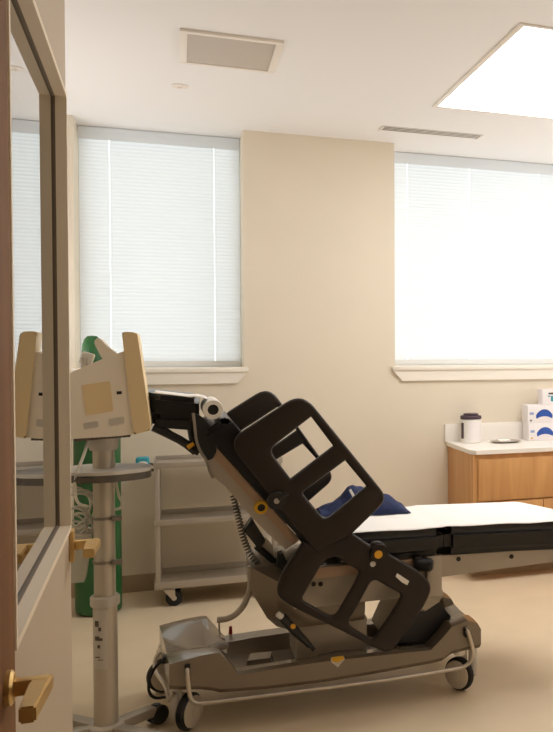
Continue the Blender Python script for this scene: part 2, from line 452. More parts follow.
q = MB(); q.tube([(-.228, 5.594, .808), (-.222, 5.592, .838), (-.20, 5.590, .846), (-.178, 5.592, .836), (-.172, 5.594, .806)], .008, 8, 2)
q.tube([(-.20, 5.63, .80), (-.192, 5.65, .825)], .01, 8)
q.done('grey_loop', M['lgrey'], t)
rebase(t, (-.2, 5.63, .80))

# ------------------------------------------------------------------ counter and what stands on it
KX, KY, KZ = 1.722, 5.44, .843
t = thing('base_cabinet', 'light oak base cabinet with drawer fronts against the window wall', 'cabinet')
KE = 3.6
bd = MB(); bd.box((KX - .004, KY + .020, .09), (KE, YB - .002, KZ - .0285), .001); bd.done('body', M['oak'], t)
MB().box((KX + .03, KY + .16, 0), (KE, YB - .01, .09)).done('toe_kick', M['base'], t)
for k in range(2):
    xa = KX + .026 + k * .90; xb = xa + .89
    MB().box((xa, KY + .001, .517), (xb, KY + .020, KZ - .060), .002).done('drawer_front', M['oak'], t)
    for s in range(2):
        MB().box((xa + s * .4475, KY + .001, .10), (xa + .4425 + s * .4475, KY + .020, .507), .002).done('cabinet_door', M['oak'], t)
rebase(t, ((KX + KE) / 2, KY + .28, 0))
t = thing('countertop', 'white laminate countertop with backsplash on the oak cabinet', 'countertop')
MB().prism([(KX - .016, YB), (KX - .016, KY + .05), (KX + .012, KY), (KE, KY), (KE, YB)], KZ - .028, KZ, 'xy', .002).done('worktop', M['top'], t)
MB().box((KX - .030, YB - .022, KZ), (KE, YB, KZ + .122), .003).done('backsplash', M['top'], t)
rebase(t, ((KX + KE) / 2, KY + .28, KZ - .028))

t = thing('wipes_canister', 'white wipes canister with dark lid at the left end of the counter', 'canister')
c0 = Vector((1.852, 5.935, KZ + .001))
MB().lathe(c0, [(0, 0), (.068, 0), (.072, .004), (.072, .156), (.066, .163), (0, .163)], 40).done('canister_body', M['white'], t)
MB().lathe(c0 + Vector((0, 0, .162)), [(0, 0), (.073, 0), (.073, .018), (.070, .022), (.052, .024), (.052, .034), (.048, .037), (0, .037)], 40).done('lid', M['plum'], t)
def wrap(a0, a1, z0, z1, r, m, name):
    b = MB(); tt = bmesh.new(); n = 10; pr = None
    for k in range(n + 1):
        a = math.radians(a0 + (a1 - a0) * k / n)
        cur = [tt.verts.new((c0.x + rr * math.cos(a), c0.y + rr * math.sin(a), c0.z + z)) for rr in (r, r + .0012) for z in (z0, z1)]
        if pr:
            for i, j in ((0, 1), (3, 2)): tt.faces.new((pr[i], pr[j], cur[j], cur[i]))
            tt.faces.new((pr[0], cur[0], cur[2], pr[2])); tt.faces.new((pr[1], pr[3], cur[3], cur[1]))
        else: tt.faces.new((cur[0], cur[1], cur[3], cur[2]))
        pr = cur
    tt.faces.new((pr[0], pr[2], pr[3], pr[1]))
    b._merge(tt); return b.done(name, m, t)
wrap(-172, -150, .03, .138, .072, M['plum'], 'label_strip'); wrap(-118, -42, .016, .145, .072, M['card'], 'label_panel')
rebase(t, c0)

t = thing('steel_dish', 'shallow oval grey dish with folded cloth on the counter beside canister', 'dish')
MB().loft([[(2.07 + rx * math.cos(2 * PI * k / 32), 5.84 + ry * math.sin(2 * PI * k / 32), z) for k in range(32)] for rx, ry, z in
           ((.085, .06, KZ + .001), (.11, .085, KZ + .012), (.108, .083, KZ + .013), (.082, .058, KZ + .005))]).done('bowl', M['satin'], t)
MB().box((2.02, 5.81, KZ + .006), (2.10, 5.87, KZ + .020), .006, 3).done('folded_cloth', M['paper'], t)
rebase(t, (2.07, 5.84, KZ))

def arc_box(xa, w, y0, d, z0, h, label, extra):
    b = thing('mask_box', label, 'box', 'mask cartons stacked on the counter')
    MB().box((xa, y0, z0), (xa + w, y0 + d, z0 + h), .002).done('carton', M['card'], b)
    pts = []; cx_, cz_ = xa + .124, z0 - .006
    for k in range(15):
        a = math.radians(145 - 110 * k / 14); pts.append((cx_ + .078 * math.cos(a), cz_ + h * .80 * math.sin(a)))
    for k in range(15):
        a = math.radians(48 + 84 * k / 14); pts.append((cx_ + .088 * math.cos(a), cz_ - .016 + h * .54 * math.sin(a)))
    MB().prism(rnd(pts, .004, 2), y0 - .0012, y0).done('blue_print', M['blue'], b)
    q = MB(); q.box((xa + .014, y0 - .001, z0 + h * .46), (xa + .044, y0, z0 + h * .60))
    q.done('grey_print', M['greyblue'], b)
    q = MB(); q.box((xa + .016, y0 - .001, z0 + h * .10), (xa + .030, y0, z0 + h * .19)); q.done('small_mark', M[extra], b)
    rebase(b, (xa + w / 2, y0 + d / 2, z0))
arc_box(2.250, .31, 5.86, .12, KZ + .001, .123, 'lower white carton with a blue arc print standing on the counter', 'orange')
arc_box(2.244, .31, 5.86, .12, KZ + .1245, .126, 'upper white carton with a blue arc print stacked on another carton', 'dgrey')
t = thing('small_box', 'small white box with a blue and teal picture atop the carton stack', 'box')
z0 = KZ + .251
MB().box((2.358, 5.87, z0), (2.522, 5.96, z0 + .108), .002).done('carton', M['card'], t)
q = MB(); q.prism([(2.440, z0 + .022), (2.422, z0 + .022), (2.422, z0 + .06), (2.407, z0 + .052), (2.394, z0 + .064), (2.440, z0 + .058)], 5.8688, 5.87); q.done('teal_print', M['teal'], t)
q = MB(); q.box((2.404, 5.8688, z0 + .072), (2.462, 5.87, z0 + .084)); q.done('dark_print', M['dgrey'], t)
rebase(t, (2.440, 5.915, z0))

# ------------------------------------------------------------------ medical ventilator on its stand
t = thing('medical_ventilator', 'cream plastic ventilator mounted on a grey wheeled pole stand beside the door', 'ventilator')
VN = 3.62                                            # near side of the housing
def A(u, v, Y=VN): return at(u, v, Y)
VFY = 3.84
hs = MB().prism(rnd([A(58, 379), A(72, 372), A(108, 356.5), A(126, 350.5), A(138, 433.5), A(120, 436), A(72, 439), A(54, 441)], [.02, .01, .01, .004, .01, .004, .01, .03]), VN, VFY, 'xz', .003, 2)
ho = hs.done('housing', M['cream'], t)
scr = MB().prism(rnd([A(122, 333.5), A(125, 331.8), A(134, 332.2), A(137.5, 334.5), A(151, 427), A(149.5, 430.5), A(134, 434.5)], .008, 4), VN - .012, VFY + .006, 'xz', .006, 3)
lab(scr.done('screen_panel', M['cream2'], t), 'yellowed cream display panel')
MB().prism(rnd([A(82, 385), A(110, 381), A(113.5, 411), A(86, 415.5)], .004), VN - .003, VN + .004, 'xz', .0015).done('side_panel', M['cream2'], ho)
MB().prism(rnd([A(79, 420), A(125, 413.5), A(126.5, 427), A(80, 434)], .006), VN - .0025, VN + .004, 'xz', .0015).done('latch_plate', M['cream'], ho)
for q in ([(83.5, 423), (98, 421), (98.5, 427), (84, 429.5)], [(109, 419), (124, 416.5), (124.5, 423.5), (109.5, 426)]):
    MB().prism(rnd([A(*p) for p in q], .006), VN - .006, VN + .002, 'xz', .002).done('latch', M['lgrey'], ho)
MB().prism([A(116.5, 391.5), A(121.5, 391), A(122, 394), A(117, 394.5)], VN - .001, VN + .004).done('port', M['dark'], ho)
hp = [A(94.5, 343, 3.72), A(95.5, 339.5, 3.72), A(98, 338, 3.72), A(102, 339.5, 3.72), A(107, 346, 3.72), A(117, 354, 3.72), A(112, 358, 3.72), A(103, 360, 3.72)]
MB().prism(rnd(hp, .012, 4), 3.70, 3.79, 'xz', .004, 3).done('carry_handle', M['cream'], ho)
cn = MB(); p = A(87.5, 359, 3.68); cn.box((p[0] - .026, 3.685, p[1] - .022), (p[0] + .018, 3.725, p[1] + .024), .006, 2, Euler((0, math.radians(18), 0)).to_matrix()); cn.done('connector', M['white'], ho)
cn = MB(); p2 = A(84, 366, 3.69); p3 = A(97, 364, 3.69)
cn.cyl((p2[0], 3.69, p2[1] - .012), (p2[0], 3.69, p2[1] + .03), .012); cn.tube([(p2[0], 3.69, p2[1]), (p2[0] + .02, 3.68, p2[1] - .006), (p3[0], 3.68, p3[1]), (p3[0] + .02, 3.70, p3[1] - .01)], .009, 8, 2)
cn.done('gas_fitting', M['lgrey'], ho)
gr = MB(); a_, b_ = A(76, 439.5), A(128, 435)
for k in range(14):
    f = k / 13; gr.box((a_[0] + (b_[0] - a_[0]) * f - .006, VN + .004, a_[1] + (b_[1] - a_[1]) * f - .008), (a_[0] + (b_[0] - a_[0]) * f + .006, VFY - .01, a_[1] + (b_[1] - a_[1]) * f + .01))
gr.done('underside_grille', M['dgrey'], ho)
PX, PY = -.268, 3.75
MB().lathe((PX, PY, 1.115), [(0, 0), (.046, 0), (.05, .01), (.056, .05), (0, .05)], 28).done('mount_head', M['lgrey'], t)
pl_ = MB().cyl((PX, PY, .54), (PX, PY, 1.13), .037, n=32).done('upper_pole', M['pole'], t)
MB().cyl((PX, PY, .045), (PX, PY, .535), .042, n=32).done('lower_pole', M['pole'], t)
MB().lathe((PX, PY, .530), [(.041, 0), (.049, 0), (.051, .004), (.051, .032), (.046, .038), (.036, .038)], 32).done('collar', M['lgrey'], t)
MB().lathe((PX, PY, .050), [(.046, 0), (.062, 0), (.062, .026), (.052, .036), (.044, .036)], 32).done('base_collar', M['lgrey'], t)
for z in (.690, .855):
    c = MB(); c.lathe((PX, PY, z), [(.036, 0), (.041, 0), (.041, .010), (.036, .010)], 28); c.cyl((PX + .03, PY - .035, z + .005), (PX + .062, PY - .035, z + .005), .0105, n=14)
    c.done('clamp', M['mgrey'], t)
tray = [(-.392, 3.75), (-.388, 3.67), (-.36, 3.615), (-.31, 3.59), (-.22, 3.595), (-.135, 3.64), (-.108, 3.68), (-.102, 3.73), (-.108, 3.78), (-.135, 3.82), (-.22, 3.87), (-.31, 3.885), (-.36, 3.87), (-.388, 3.83)]
tr_ = MB().prism(rnd(tray, .04, 3), 1.037, 1.049, 'xy', .004).done('tray', M['lgrey'], t)
MB().prism(rnd([(x * 1.0, y) for x, y in tray], .04, 3), 1.011, 1.037, 'xy', .006).done('tray_edge', M['dgrey'], tr_)
for ang, ln in ((38, .20), (-42, .36), (184, .32), (136, .30)):
    a = math.radians(ang); dx, dy = math.cos(a), math.sin(a)
    rot = Matrix.Rotation(a, 3, 'Z')
    b = MB(); c_ = Vector((PX + dx * ln / 2, PY + dy * ln / 2, .062))
    b.box(c_ - Vector((ln / 2, .026, .022)), c_ + Vector((ln / 2, .026, .016)), .004, 2, rot)
    lg = b.done('base_leg', M['satin'], t)
    e = Vector((PX + dx * (ln + .02), PY + dy * (ln + .02), .0))
    w = MB()
    for s in (-1, 1):
        w.lathe(e + Vector((-dy * .004 * s, dx * .004 * s, .038)), [(0, 0), (.034, 0), (.038, .004), (.038, .018), (.032, .024), (0, .024)], 24, (-dy * s, dx * s, 0))
    w.cyl(e + Vector((0, 0, .03)), e + Vector((0, 0, .078)), .012); w.box(e + Vector((-.02, -.02, .058)), e + Vector((.02, .02, .070)), .006, 2)
    w.done('caster', M['black'], lg)
lb = MB(); tt = bmesh.new(); pr = None
for k in range(9):
    a = math.radians(-150 + 75 * k / 8); cur = [tt.verts.new((PX + .0424 * math.cos(a), PY + .0424 * math.sin(a), z)) for z in (.30, .52)]
    if pr: tt.faces.new((pr[0], cur[0], cur[1], pr[1]))
    pr = cur
lb._merge(tt); plb = lb.done('pole_label', M['lgrey'], t)
for a, z, w_, h_ in ((-128, .47, .016, .022), (-112, .45, .010, .014), (-126, .415, .018, .016), (-108, .412, .014, .010), (-118, .385, .010, .012), (-125, .345, .020, .004), (-110, .335, .018, .003)):
    a = math.radians(a); c_ = Vector((PX + .0424 * math.cos(a), PY + .0424 * math.sin(a), z)); MB().box(c_ - Vector((w_ / 2, .0008, h_ / 2)), c_ + Vector((w_ / 2, .0008, h_ / 2)), rot=Matrix.Rotation(a + PI / 2, 3, 'Z')).done('label_print', M['dgrey'], plb)
# supply basket and coiled tubing clamped at the back of the pole
bk = MB(); z0, z1 = .615, .80
bk.loft([[(-.375 + sx * w_, 3.83 + sy * d_, z) for sx, sy in ((-1, -1), (1, -1), (1, 1), (-1, 1))] for w_, d_, z in ((.035, .05, z0), (.060, .07, z1), (.057, .067, z1), (.033, .048, z0 + .004))])
bkt = bk.done('basket', M['clear'], t)
rm = MB(); rm.tube([(-.375 + sx * .060, 3.83 + sy * .07, z1) for sx, sy in ((-1, -1), (1, -1), (1, 1), (-1, 1))], .004, 8, 1, True); rm.done('basket_rim', M['lgrey'], bkt)
cl = MB()
for k in range(9):
    r0 = .05 + random.uniform(-.012, .014); cz = .865 + random.uniform(-.045, .04); cyy = 3.81 + random.uniform(-.03, .03); cxx = -.365 + random.uniform(-.012, .02)
    tl, tw = random.uniform(-.5, .5), random.uniform(-.3, .3)
    cl.tube([(cxx + r0 * math.cos(a), cyy + r0 * tl * math.sin(a) + .01 * math.cos(a), cz + r0 * 1.2 * math.sin(a + tw)) for a in [2 * PI * i / 28 for i in range(28)]], .0045, 8, 0, True)
cl.done('coiled_tubing', M['tube'], t)
hz = MB(); h0, h1, h2 = A(89, 438, 3.68), A(83, 458, 3.63), A(76.5, 478, 3.60)
hz.tube([(h0[0], 3.68, h0[1]), (h1[0], 3.63, h1[1]), (h2[0] - .008, 3.61, h2[1]), (h2[0] - .01, 3.66, h2[1] - .1), (h2[0] + .02, 3.78, .90)], .0055, 8, 3)
h3, h4 = A(111, 440, 3.82), A(114, 465, 3.82)
hz.tube([(h3[0], 3.82, h3[1]), (h4[0], 3.82, h4[1]), (h4[0] + .012, 3.82, .93), (h4[0] + .03, 3.82, .90), (h4[0] + .02, 3.82, .875), (h4[0] - .02, 3.82, .88)], .0055, 8, 3)
hz.done('tubing', M['tube'], t)
rebase(t, (PX, PY, 0))

# ------------------------------------------------------------------ stretcher
st = thing('patient_stretcher', 'grey wheeled patient stretcher with black pads, raised backrest and dark side rails', 'stretcher')
YN, YFAR = 3.72, 4.26
def sec(x, zb, zt, d1, z1, d2, z2, d3, z3, zm):
    k_ = lambda p: (p[0] - .045 * (p[1] - YN) / (YFAR - YN) * max(0, 1 - max(0, x) / .7), p[1], p[2])
    n = [(x, YN + .02, zb), (x, YN, zb + .02), (x, YN, zt), (x, YN + d1, z1), (x, YN + d2, z2), (x, YN + d3, z3), (x, (YN + YFAR) / 2, zm)]
    m = [(p[0], YN + YFAR - p[1], p[2]) for p in n[:-1]][::-1]
    return [k_(p) for p in n + m]
bs = MB().loft([
    sec(-.047, .183, .284, .05, .286, .13, .286, .18, .286, .286),
    sec(.006, .172, .293, .065, .307, .11, .303, .23, .272, .264),
    sec(.06, .166, .302, .065, .311, .10, .306, .23, .252, .245),
    sec(.112, .152, .306, .06, .309, .10, .302, .22, .236, .230),
    sec(.136, .142, .304, .05, .306, .12, .27, .17, .225, .215),
    sec(.204, .136, .208, .025, .213, .10, .205, .13, .165, .160),
    sec(.31, .130, .211, .025, .219, .09, .210, .12, .150, .145),
    sec(.50, .125, .217, .025, .224, .09, .215, .12, .150, .145),
    sec(.72, .130, .213, .025, .220, .09, .212, .12, .150, .145),
    sec(.98, .142, .206, .025, .212, .10, .205, .13, .165, .160),
    sec(1.035, .148, .255, .05, .260, .12, .245, .17, .200, .195),
    sec(1.075, .172, .297, .06, .302, .13, .292, .18, .240, .235),
    sec(1.145, .180, .313, .06, .318, .13, .310, .18, .275, .270),
    sec(1.190, .181, .297, .06, .300, .13, .297, .18, .285, .282),
    sec(1.205, .184, .270, .06, .272, .13, .270, .18, .265, .262)]).done('base', M['taupe'], st, smooth=18)
# basin moulding, floor pedal dish, stickers on the base
bz = MB(); bz.loft([[(.235 + dx, 3.86 + dy, z) for dx, dy in ((0, 0), (.11, .0), (.13, .09), (.02, .11))] for z in (.145,)] + [[(.245 + dx, 3.865 + dy, .212) for dx, dy in ((0, 0), (.09, .0), (.105, .08), (.02, .09))]])
bz.done('foot_tread', M['taupe'], bs, smooth=0)
MB().lathe((.62, 3.88, .150), [(0, 0), (.13, 0), (.125, .03), (.09, .05), (0, .056)], 36).done('column_skirt', M['taupe'], bs)
q = MB(); a = [at(331, 658.5, 3.716), at(344, 656.5, 3.716), at(345, 659, 3.716), at(338, 667.5, 3.716), at(331, 662, 3.716)]
q.prism([(p[0], p[1]) for p in a], 3.7175, 3.722); q.done('grey_badge', M['lgrey'], bs)
q = MB(); q.prism(rnd([at(331.5, 657.5, 3.716), at(343.5, 655.8, 3.716), at(344.5, 659, 3.716), at(338, 662.5, 3.716), at(332, 661.5, 3.716)], .003), 3.7155, 3.7178); q.done('yellow_badge', M['yellow'], bs)
q = MB(); q.box((-.05, 3.80, .222), (-.0465, 3.86, .262)); q.done('yellow_sticker', M['yellow'], bs)
q = MB(); q.box((-.075, 3.885, .232), (-.047, 3.925, .262), .006); q.tube([(-.07, 3.905, .245), (-.10, 3.90, .225), (-.125, 3.88, .18), (-.125, 3.87, .13), (-.10, 3.88, .10), (-.05, 3.92, .09)], .006, 8, 2)
q.done('power_cord', M['black'], bs)
q = MB(); q.cyl((.20, 4.245, .215), (.20, 4.245, .250), .009, .006, 12); q.done('red_pin', M['red'], bs)
# wheels: swivelled casters
def caster(x, y, ang, rad=.072):
    a = math.radians(ang); ax = Vector((math.sin(a), -math.cos(a), 0)); fw = Vector((math.cos(a), math.sin(a), 0))
    c = Vector((x, y, rad)); f = MB()
    for s in (-1,):
        p = c + ax * (.026 * s)
        R = Matrix((fw, ax, Vector((0, 0, 1)))).transposed()
        f.box(p + Vector((-.022, -.005, -.012)) , p + Vector((.022, .005, .112)), .004, 2, R)
    f.cyl(c + Vector((0, 0, .085)), c + Vector((0, 0, .135)), .026, .022, 20)
    fo = f.done('caster', M['cream'], st)
    MB().lathe(c - ax * .019, [(0, 0), (.058, 0), (.064, .002), (.072, .010), (.072, .028), (.064, .036), (.058, .038), (0, .038)], 40, ax).done('caster_tyre', M['rubber'], fo)
    d = MB()
    d.lathe(c + ax * .014, [(0, 0), (.061, 0), (.061, .0085), (.056, .0105), (.022, .0125), (.020, .0175), (0, .0185)], 36, ax)
    d.lathe(c - ax * .014, [(0, 0), (.061, 0), (.061, .0085), (.056, .0105), (0, .0125)], 36, -ax)
    d.done('wheel_disc', M['wheel'], fo)
    return fo
caster(.022, 3.775, 56); caster(1.120, 3.765, -54); caster(-.075, 4.235, 20); caster(1.14, 4.23, -30)
for x0_, x1_, y in ((-.045, .0, 3.755), (1.166, 1.2, 3.735)):
    MB().box((x0_, y, .06), (x0_ + .028, y + .055, .19), .010, 3, taper=1.0).done('wheel_cover', M['lgrey'], st)
def bumper(y, s):
    b = MB()
    b.tube([(.017, y + .02 * s, .267), (.016, y, .262), (.020, y, .20), (.027, y, .150), (.045, y, .129), (.09, y, .126), (.207, y, .124), (.55, y, .119), (.84, y, .117), (1.08, y, .121), (1.125, y, .127), (1.152, y, .148), (1.161, y, .19), (1.148, y, .24), (1.136, y, .276), (1.134, y + .02 * s, .283)], .0085, 12, 2)
    o = b.done('bump_bar', M['steel'], st)
    for x, z in ((.017, .268), (1.135, .279)):
        MB().box((x - .010, y + .004 * s, z - .03), (x + .010, y + .032 * s, z + .008), .003).done('bar_slot', M['dark'], o)
bumper(3.690, 1); bumper(4.290, -1)
e = MB(); e.tube([(-.048, 4.20, .19), (-.095, 4.20, .185), (-.112, 4.19, .15), (-.105, 4.15, .115), (-.06, 4.0, .10), (-.05, 3.78, .115), (-.03, 3.75, .16)], .009, 12, 2); e.done('end_bar', M['steel'], st)
# lift column with faceted cover
lc = MB()
lc.loft([[(.262, 3.84, .600), (.262, 4.14, .600), (.295, 4.16, .615), (.72, 4.16, .60), (.72, 3.80, .60), (.36, 3.80, .545)],
         [(.262, 3.85, .50), (.262, 4.13, .50), (.30, 4.16, .50), (.72, 4.16, .50), (.72, 3.80, .50), (.355, 3.80, .50)],
         [(.325, 3.86, .38), (.325, 4.12, .38), (.345, 4.14, .38), (.72, 4.14, .38), (.72, 3.82, .38), (.372, 3.815, .38)],
         [(.365, 3.88, .335), (.365, 4.10, .335), (.38, 4.11, .335), (.72, 4.11, .335), (.72, 3.84, .335), (.40, 3.83, .335)]])
lc.done('column_cover', M['taupe'], st, smooth=20)
MB().box((.44, 3.87, .17), (.74, 4.10, .34), .012).done('lift_column', M['satin'], st)
sf = MB(); sf.box((.42, 3.745, .437), (1.02, 3.775, .60), .002); sf.box((.42, 4.205, .437), (1.02, 4.235, .60), .002); sf.box((.42, 3.775, .445), (1.02, 4.205, .50))
sfo = sf.done('seat_frame', M['satin'], st)
MB().box((.44, 3.715, .562), (1.0, 3.750, .605), .004).done('seat_side_rail', M['tan'], st)
for u in (306, 313.5, 320.5):
    p = at(u, 584, 3.744); MB().cyl((p[0], 3.741, p[1]), (p[0], 3.748, p[1]), .0095, n=16).done('bolt_hole', M['dark'], sfo)
MB().box((.962, 3.705, .44), (1.026, 3.722, .612), .002).done('bracket_plate', M['satin'], st)
ar = MB(); ar.prism(rnd([(.98, .47), (1.03, .45), (1.045, .40), (.90, .235), (.80, .235), (.86, .36)], .02), 3.86, 4.12, 'xz', .004); ar.done('lift_arm', M['satin'], st)
bt = MB(); bt.prism(rnd([(.99, .41), (1.045, .385), (1.11, .29), (1.04, .20), (.86, .20), (.90, .30)], .02), 3.83, 4.15, 'xz', .02, 3); bt.done('arm_boot', M['black'], st)
MB().prism(rnd([(.955, .465), (1.035, .465), (1.06, .43), (1.055, .395), (.965, .345), (.94, .38)], .015), 3.80, 4.18, 'xz', .008).done('boot_cover', M['satin'], st)
kb = MB(); p = at(427, 563, 3.69); kb.box((p[0] - .055, 3.685, p[1] - .028), (p[0] - .02, 3.735, p[1] + .03), .006); kb.cyl((p[0] - .04, 3.70, p[1] - .004), (p[0] + .02, 3.672, p[1] - .006), .029, .027, 24, .006)
kb.done('side_knob', M['black'], st)
# leg section
ls = MB(); ls.prism([(1.03, .604), (1.64, .588), (1.64, .532), (1.36, .524), (1.03, .512)], 3.735, 3.765); ls.prism([(1.03, .604), (1.64, .588), (1.64, .532), (1.36, .524), (1.03, .512)], 4.215, 4.245)
ls.box((1.03, 3.765, .57), (1.60, 4.215, .59))
lso = ls.done('leg_frame', M['satin'], st)
for u, v in ((458.5, 559), (511.5, 556.5)):
    p = at(u, v, 3.734); MB().cyl((p[0], 3.731, p[1]), (p[0], 3.738, p[1]), .010, n=16).done('bolt_hole', M['dark'], lso)
def cushion(name, plan, z0, z1, slope, x0_, parent, bev=.032):
    b = MB(); t_ = bmesh.new()
    va = [t_.verts.new((p[0], p[1], z0 + slope[0] * (p[0] - x0_))) for p in plan]; vb = [t_.verts.new((p[0], p[1], z1 + slope[1] * (p[0] - x0_))) for p in plan]
    t_.faces.new(va); t_.faces.new(vb[::-1]); n = len(plan)
    for i in range(n): t_.faces.new((va[i], vb[i], vb[(i + 1) % n], va[(i + 1) % n]))
    bmesh.ops.bevel(t_, geom=[e_ for e_ in t_.edges], offset=bev, segments=5, affect='EDGES')
    b._merge(t_); return b.done(name, M['vinyl'], parent, smooth=60)
cushion('seat_pad', [(.57, 3.69), (1.038, 3.69), (1.038, 4.28), (.57, 4.28)], .612, .735, (0, -.02), .57, st)
cushion('leg_pad', [(1.041, 3.69), (1.70, 3.69), (1.70, 3.98), (1.575, 4.28), (1.041, 4.28)], .612, .730, (-.045, -.032), 1.046, st)
# backrest: d runs down the frame, n lifts off it
D0 = Vector((.1235, 1.119)); DD = Vector((.627, -.779)); NN = Vector((.779, .627))
def bp(s, n): q = D0 + DD * s + NN * n; return (q.x, q.y)
sl_ = lambda a, b, n0, n1: [bp(a, n0), bp(b, n0), bp(b, n1), bp(a, n1)]
bf = MB()
for y0_, y1_ in ((3.72, 3.75), (4.23, 4.26)):
    bf.prism([bp(0, .0), bp(.505, .0), bp(.50, -.065), bp(.40, -.075), bp(.28, -.078), bp(.15, -.072), bp(.09, -.082), bp(.05, -.075), bp(-.01, -.045)], y0_, y1_, 'xz', .002)
bf.prism(sl_(.02, .50, -.03, -.012), 3.75, 4.23)
bfo = bf.done('backrest_frame', M['satin'], st)
lab(MB().prism(sl_(.015, .505, -.034, -.001), 3.712, 3.721, 'xz', .003).done('frame_rail', M['tan'], bfo), 'pinkish tan rail along the backrest frame')
MB().prism(rnd(sl_(-.068, .56, .004, .104), [.02, .01, .01, .04], 5), 3.69, 4.28, 'xz', .022, 4).done('back_pad', M['vinyl'], st, smooth=60)
p = at(261.4, 507.8, 3.70); y = MB(); y.lathe((p[0], 3.722, p[1]), [(.0145, 0), (.027, 0), (.028, .008), (.024, .020), (.0145, .020)], 28, (0, -1, 0)); yo = y.done('release_ring', M['yellow'], st)
MB().cyl((p[0], 3.722, p[1]), (p[0], 3.706, p[1]), .015, n=20).done('ring_core', M['black'], yo)
# head section: dark headrest, its tray and bracket
hz0 = lambda u, v, Y=3.73: at(u, v, Y)[1]
hplan = [(at(199, 410, 3.73)[0], 3.73), (at(199, 410, 3.73)[0] + .012, 4.24), (-.24, 4.24), (-.24, 3.90), (-.088, 3.90), (-.088, 3.73)]
def slab(mb, plan, u0, ta, ba, u1, tb_, bb, bev):
    xa, xb = at(u0, 400, 3.73)[0], at(u1, 400, 3.73)[0]
    za, zb, ya_, yb_ = hz0(u0, ta), hz0(u1, tb_), hz0(u0, ba), hz0(u1, bb)
    k = lambda x: (x - xa) / (xb - xa)
    t_ = bmesh.new()
    v1 = [t_.verts.new((x, y, ya_ + (yb_ - ya_) * k(x))) for x, y in plan]; v2 = [t_.verts.new((x, y, za + (zb - za) * k(x))) for x, y in plan]
    t_.faces.new(v1); t_.faces.new(v2[::-1]); n = len(plan)
    for i in range(n): t_.faces.new((v1[i], v2[i], v2[(i + 1) % n], v1[(i + 1) % n]))
    bmesh.ops.bevel(t_, geom=list(t_.edges), offset=bev, segments=4, affect='EDGES')
    mb._merge(t_)
hr = MB(); slab(hr, hplan, 150, 394.5, 419, 195, 399, 420, .018); hr.done('headrest_pad', M['vinyl'], st, smooth=60)
h2_ = MB(); slab(h2_, [(x, y + (.015 if y < 4 else -.015)) for x, y in hplan], 150, 419.5, 427.5, 195, 421, 431, .004); h2_.done('headrest_frame', M['black'], st)
h3_ = MB(); P_ = lambda u, v, Y=3.76: (at(u, v, Y)[0], Y, at(u, v, Y)[1])
h3_.tube([P_(153, 427), P_(166, 433), P_(184, 442), P_(196, 452)], .016, 10, 1); h3_.done('headrest_strut', M['black'], st)
h3_ = MB(); h3_.tube([P_(191, 428), P_(193, 440), P_(199, 453)], .015, 10, 1); h3_.done('headrest_post', M['black'], st)
h3_ = MB(); h3_.tube([P_(155, 424, 4.1), P_(199, 453, 4.1)], .014, 10); h3_.done('headrest_strut', M['black'], st)
q = MB(); a, b = P_(187.5, 447.5, 3.742), P_(194, 443.5, 3.742); q.cyl(a, b, .009, n=14); q.done('yellow_tab', M['orange'], st)
q = MB(); q.prism(rnd([at(192.5, 413, 3.715), at(199, 414.5, 3.715), at(207, 421, 3.715), at(217, 441, 3.715), at(216, 455, 3.715), at(207, 462, 3.715), at(199, 452, 3.715), at(195.5, 440, 3.715)], .02), 3.70, 3.722, 'xz', .005); q.done('hinge_bracket', M['black'], st)
q = MB(); q.tube([P_(193, 413, 3.70), P_(195, 428, 3.70), P_(196, 440, 3.70), P_(200, 451, 3.70), P_(207, 461, 3.70), P_(210, 472, 3.70), P_(213, 478, 3.70)], .0055, 8, 1); q.done('hinge_lever', M['mgrey'], st)
# lift actuator and gas spring
q = MB(); q.prism(rnd([at(244, 531, 3.86), at(252, 519, 3.86), at(266, 541, 3.86), at(259, 550, 3.86)], .01), 3.86, 3.93, 'xz', .006); q.tube([P_(256, 546, 3.89), P_(275, 562, 3.89), P_(284, 572, 3.89)], .014, 10); q.done('actuator', M['black'], st)
q = MB(); q.prism([at(261, 552, 3.90), at(266, 538, 3.90), at(273.5, 547, 3.90), at(273, 557, 3.90)], 3.90, 3.93); q.done('actuator_bracket', M['cream'], st)
q = MB(); q.prism([at(279, 555, 3.80), at(283, 553, 3.80), at(289, 566, 3.80), at(284, 571, 3.80), at(277, 566, 3.80)], 3.80, 3.86); q.done('pivot_block', M['black'], st)
gs = MB(); gs.tube([P_(281, 616, 3.74), P_(296, 632, 3.74), P_(310, 646, 3.74)], [.019, .018, .011], 12); gs.cyl(P_(306, 641, 3.74), P_(314, 650, 3.74), .008)
gso = gs.done('gas_spring', M['black'], st)
q = MB(); q.cyl(P_(277, 613.5, 3.725), P_(282.5, 617.5, 3.725), .012, n=14, bev=.003); q.done('spring_tip', M['white'], gso)
q = MB(); a = P_(293, 626, 3.722); q.cyl(a, (a[0], 3.714, a[2]), .0105, n=16, bev=.002); q.done('orange_dot', M['orange'], gso)
# coiled hose behind the backrest
path = [Vector(P_(u, v, 3.90)) for u, v in ((233, 494), (236, 508), (240, 524), (244, 540), (250, 554), (258, 563), (268, 570), (280, 575))]
pp = []
for i in range(len(path) - 1):
    for k in range(12): pp.append(path[i].lerp(path[i + 1], k / 12))
hel = []; acc = 0
for i in range(len(pp) - 1):
    d = (pp[i + 1] - pp[i]).normalized(); n1 = Vector((0, 1, 0)); n2 = d.cross(n1)
    for k in range(5):
        c = pp[i].lerp(pp[i + 1], k / 5); acc += (pp[i + 1] - pp[i]).length / 5
        a = acc / .0135 * 2 * PI; hel.append(c + n1 * math.cos(a) * .011 + n2 * math.sin(a) * .011)
MB().tube(hel, .0035, 6).done('coiled_cable', M['dgrey'], st)
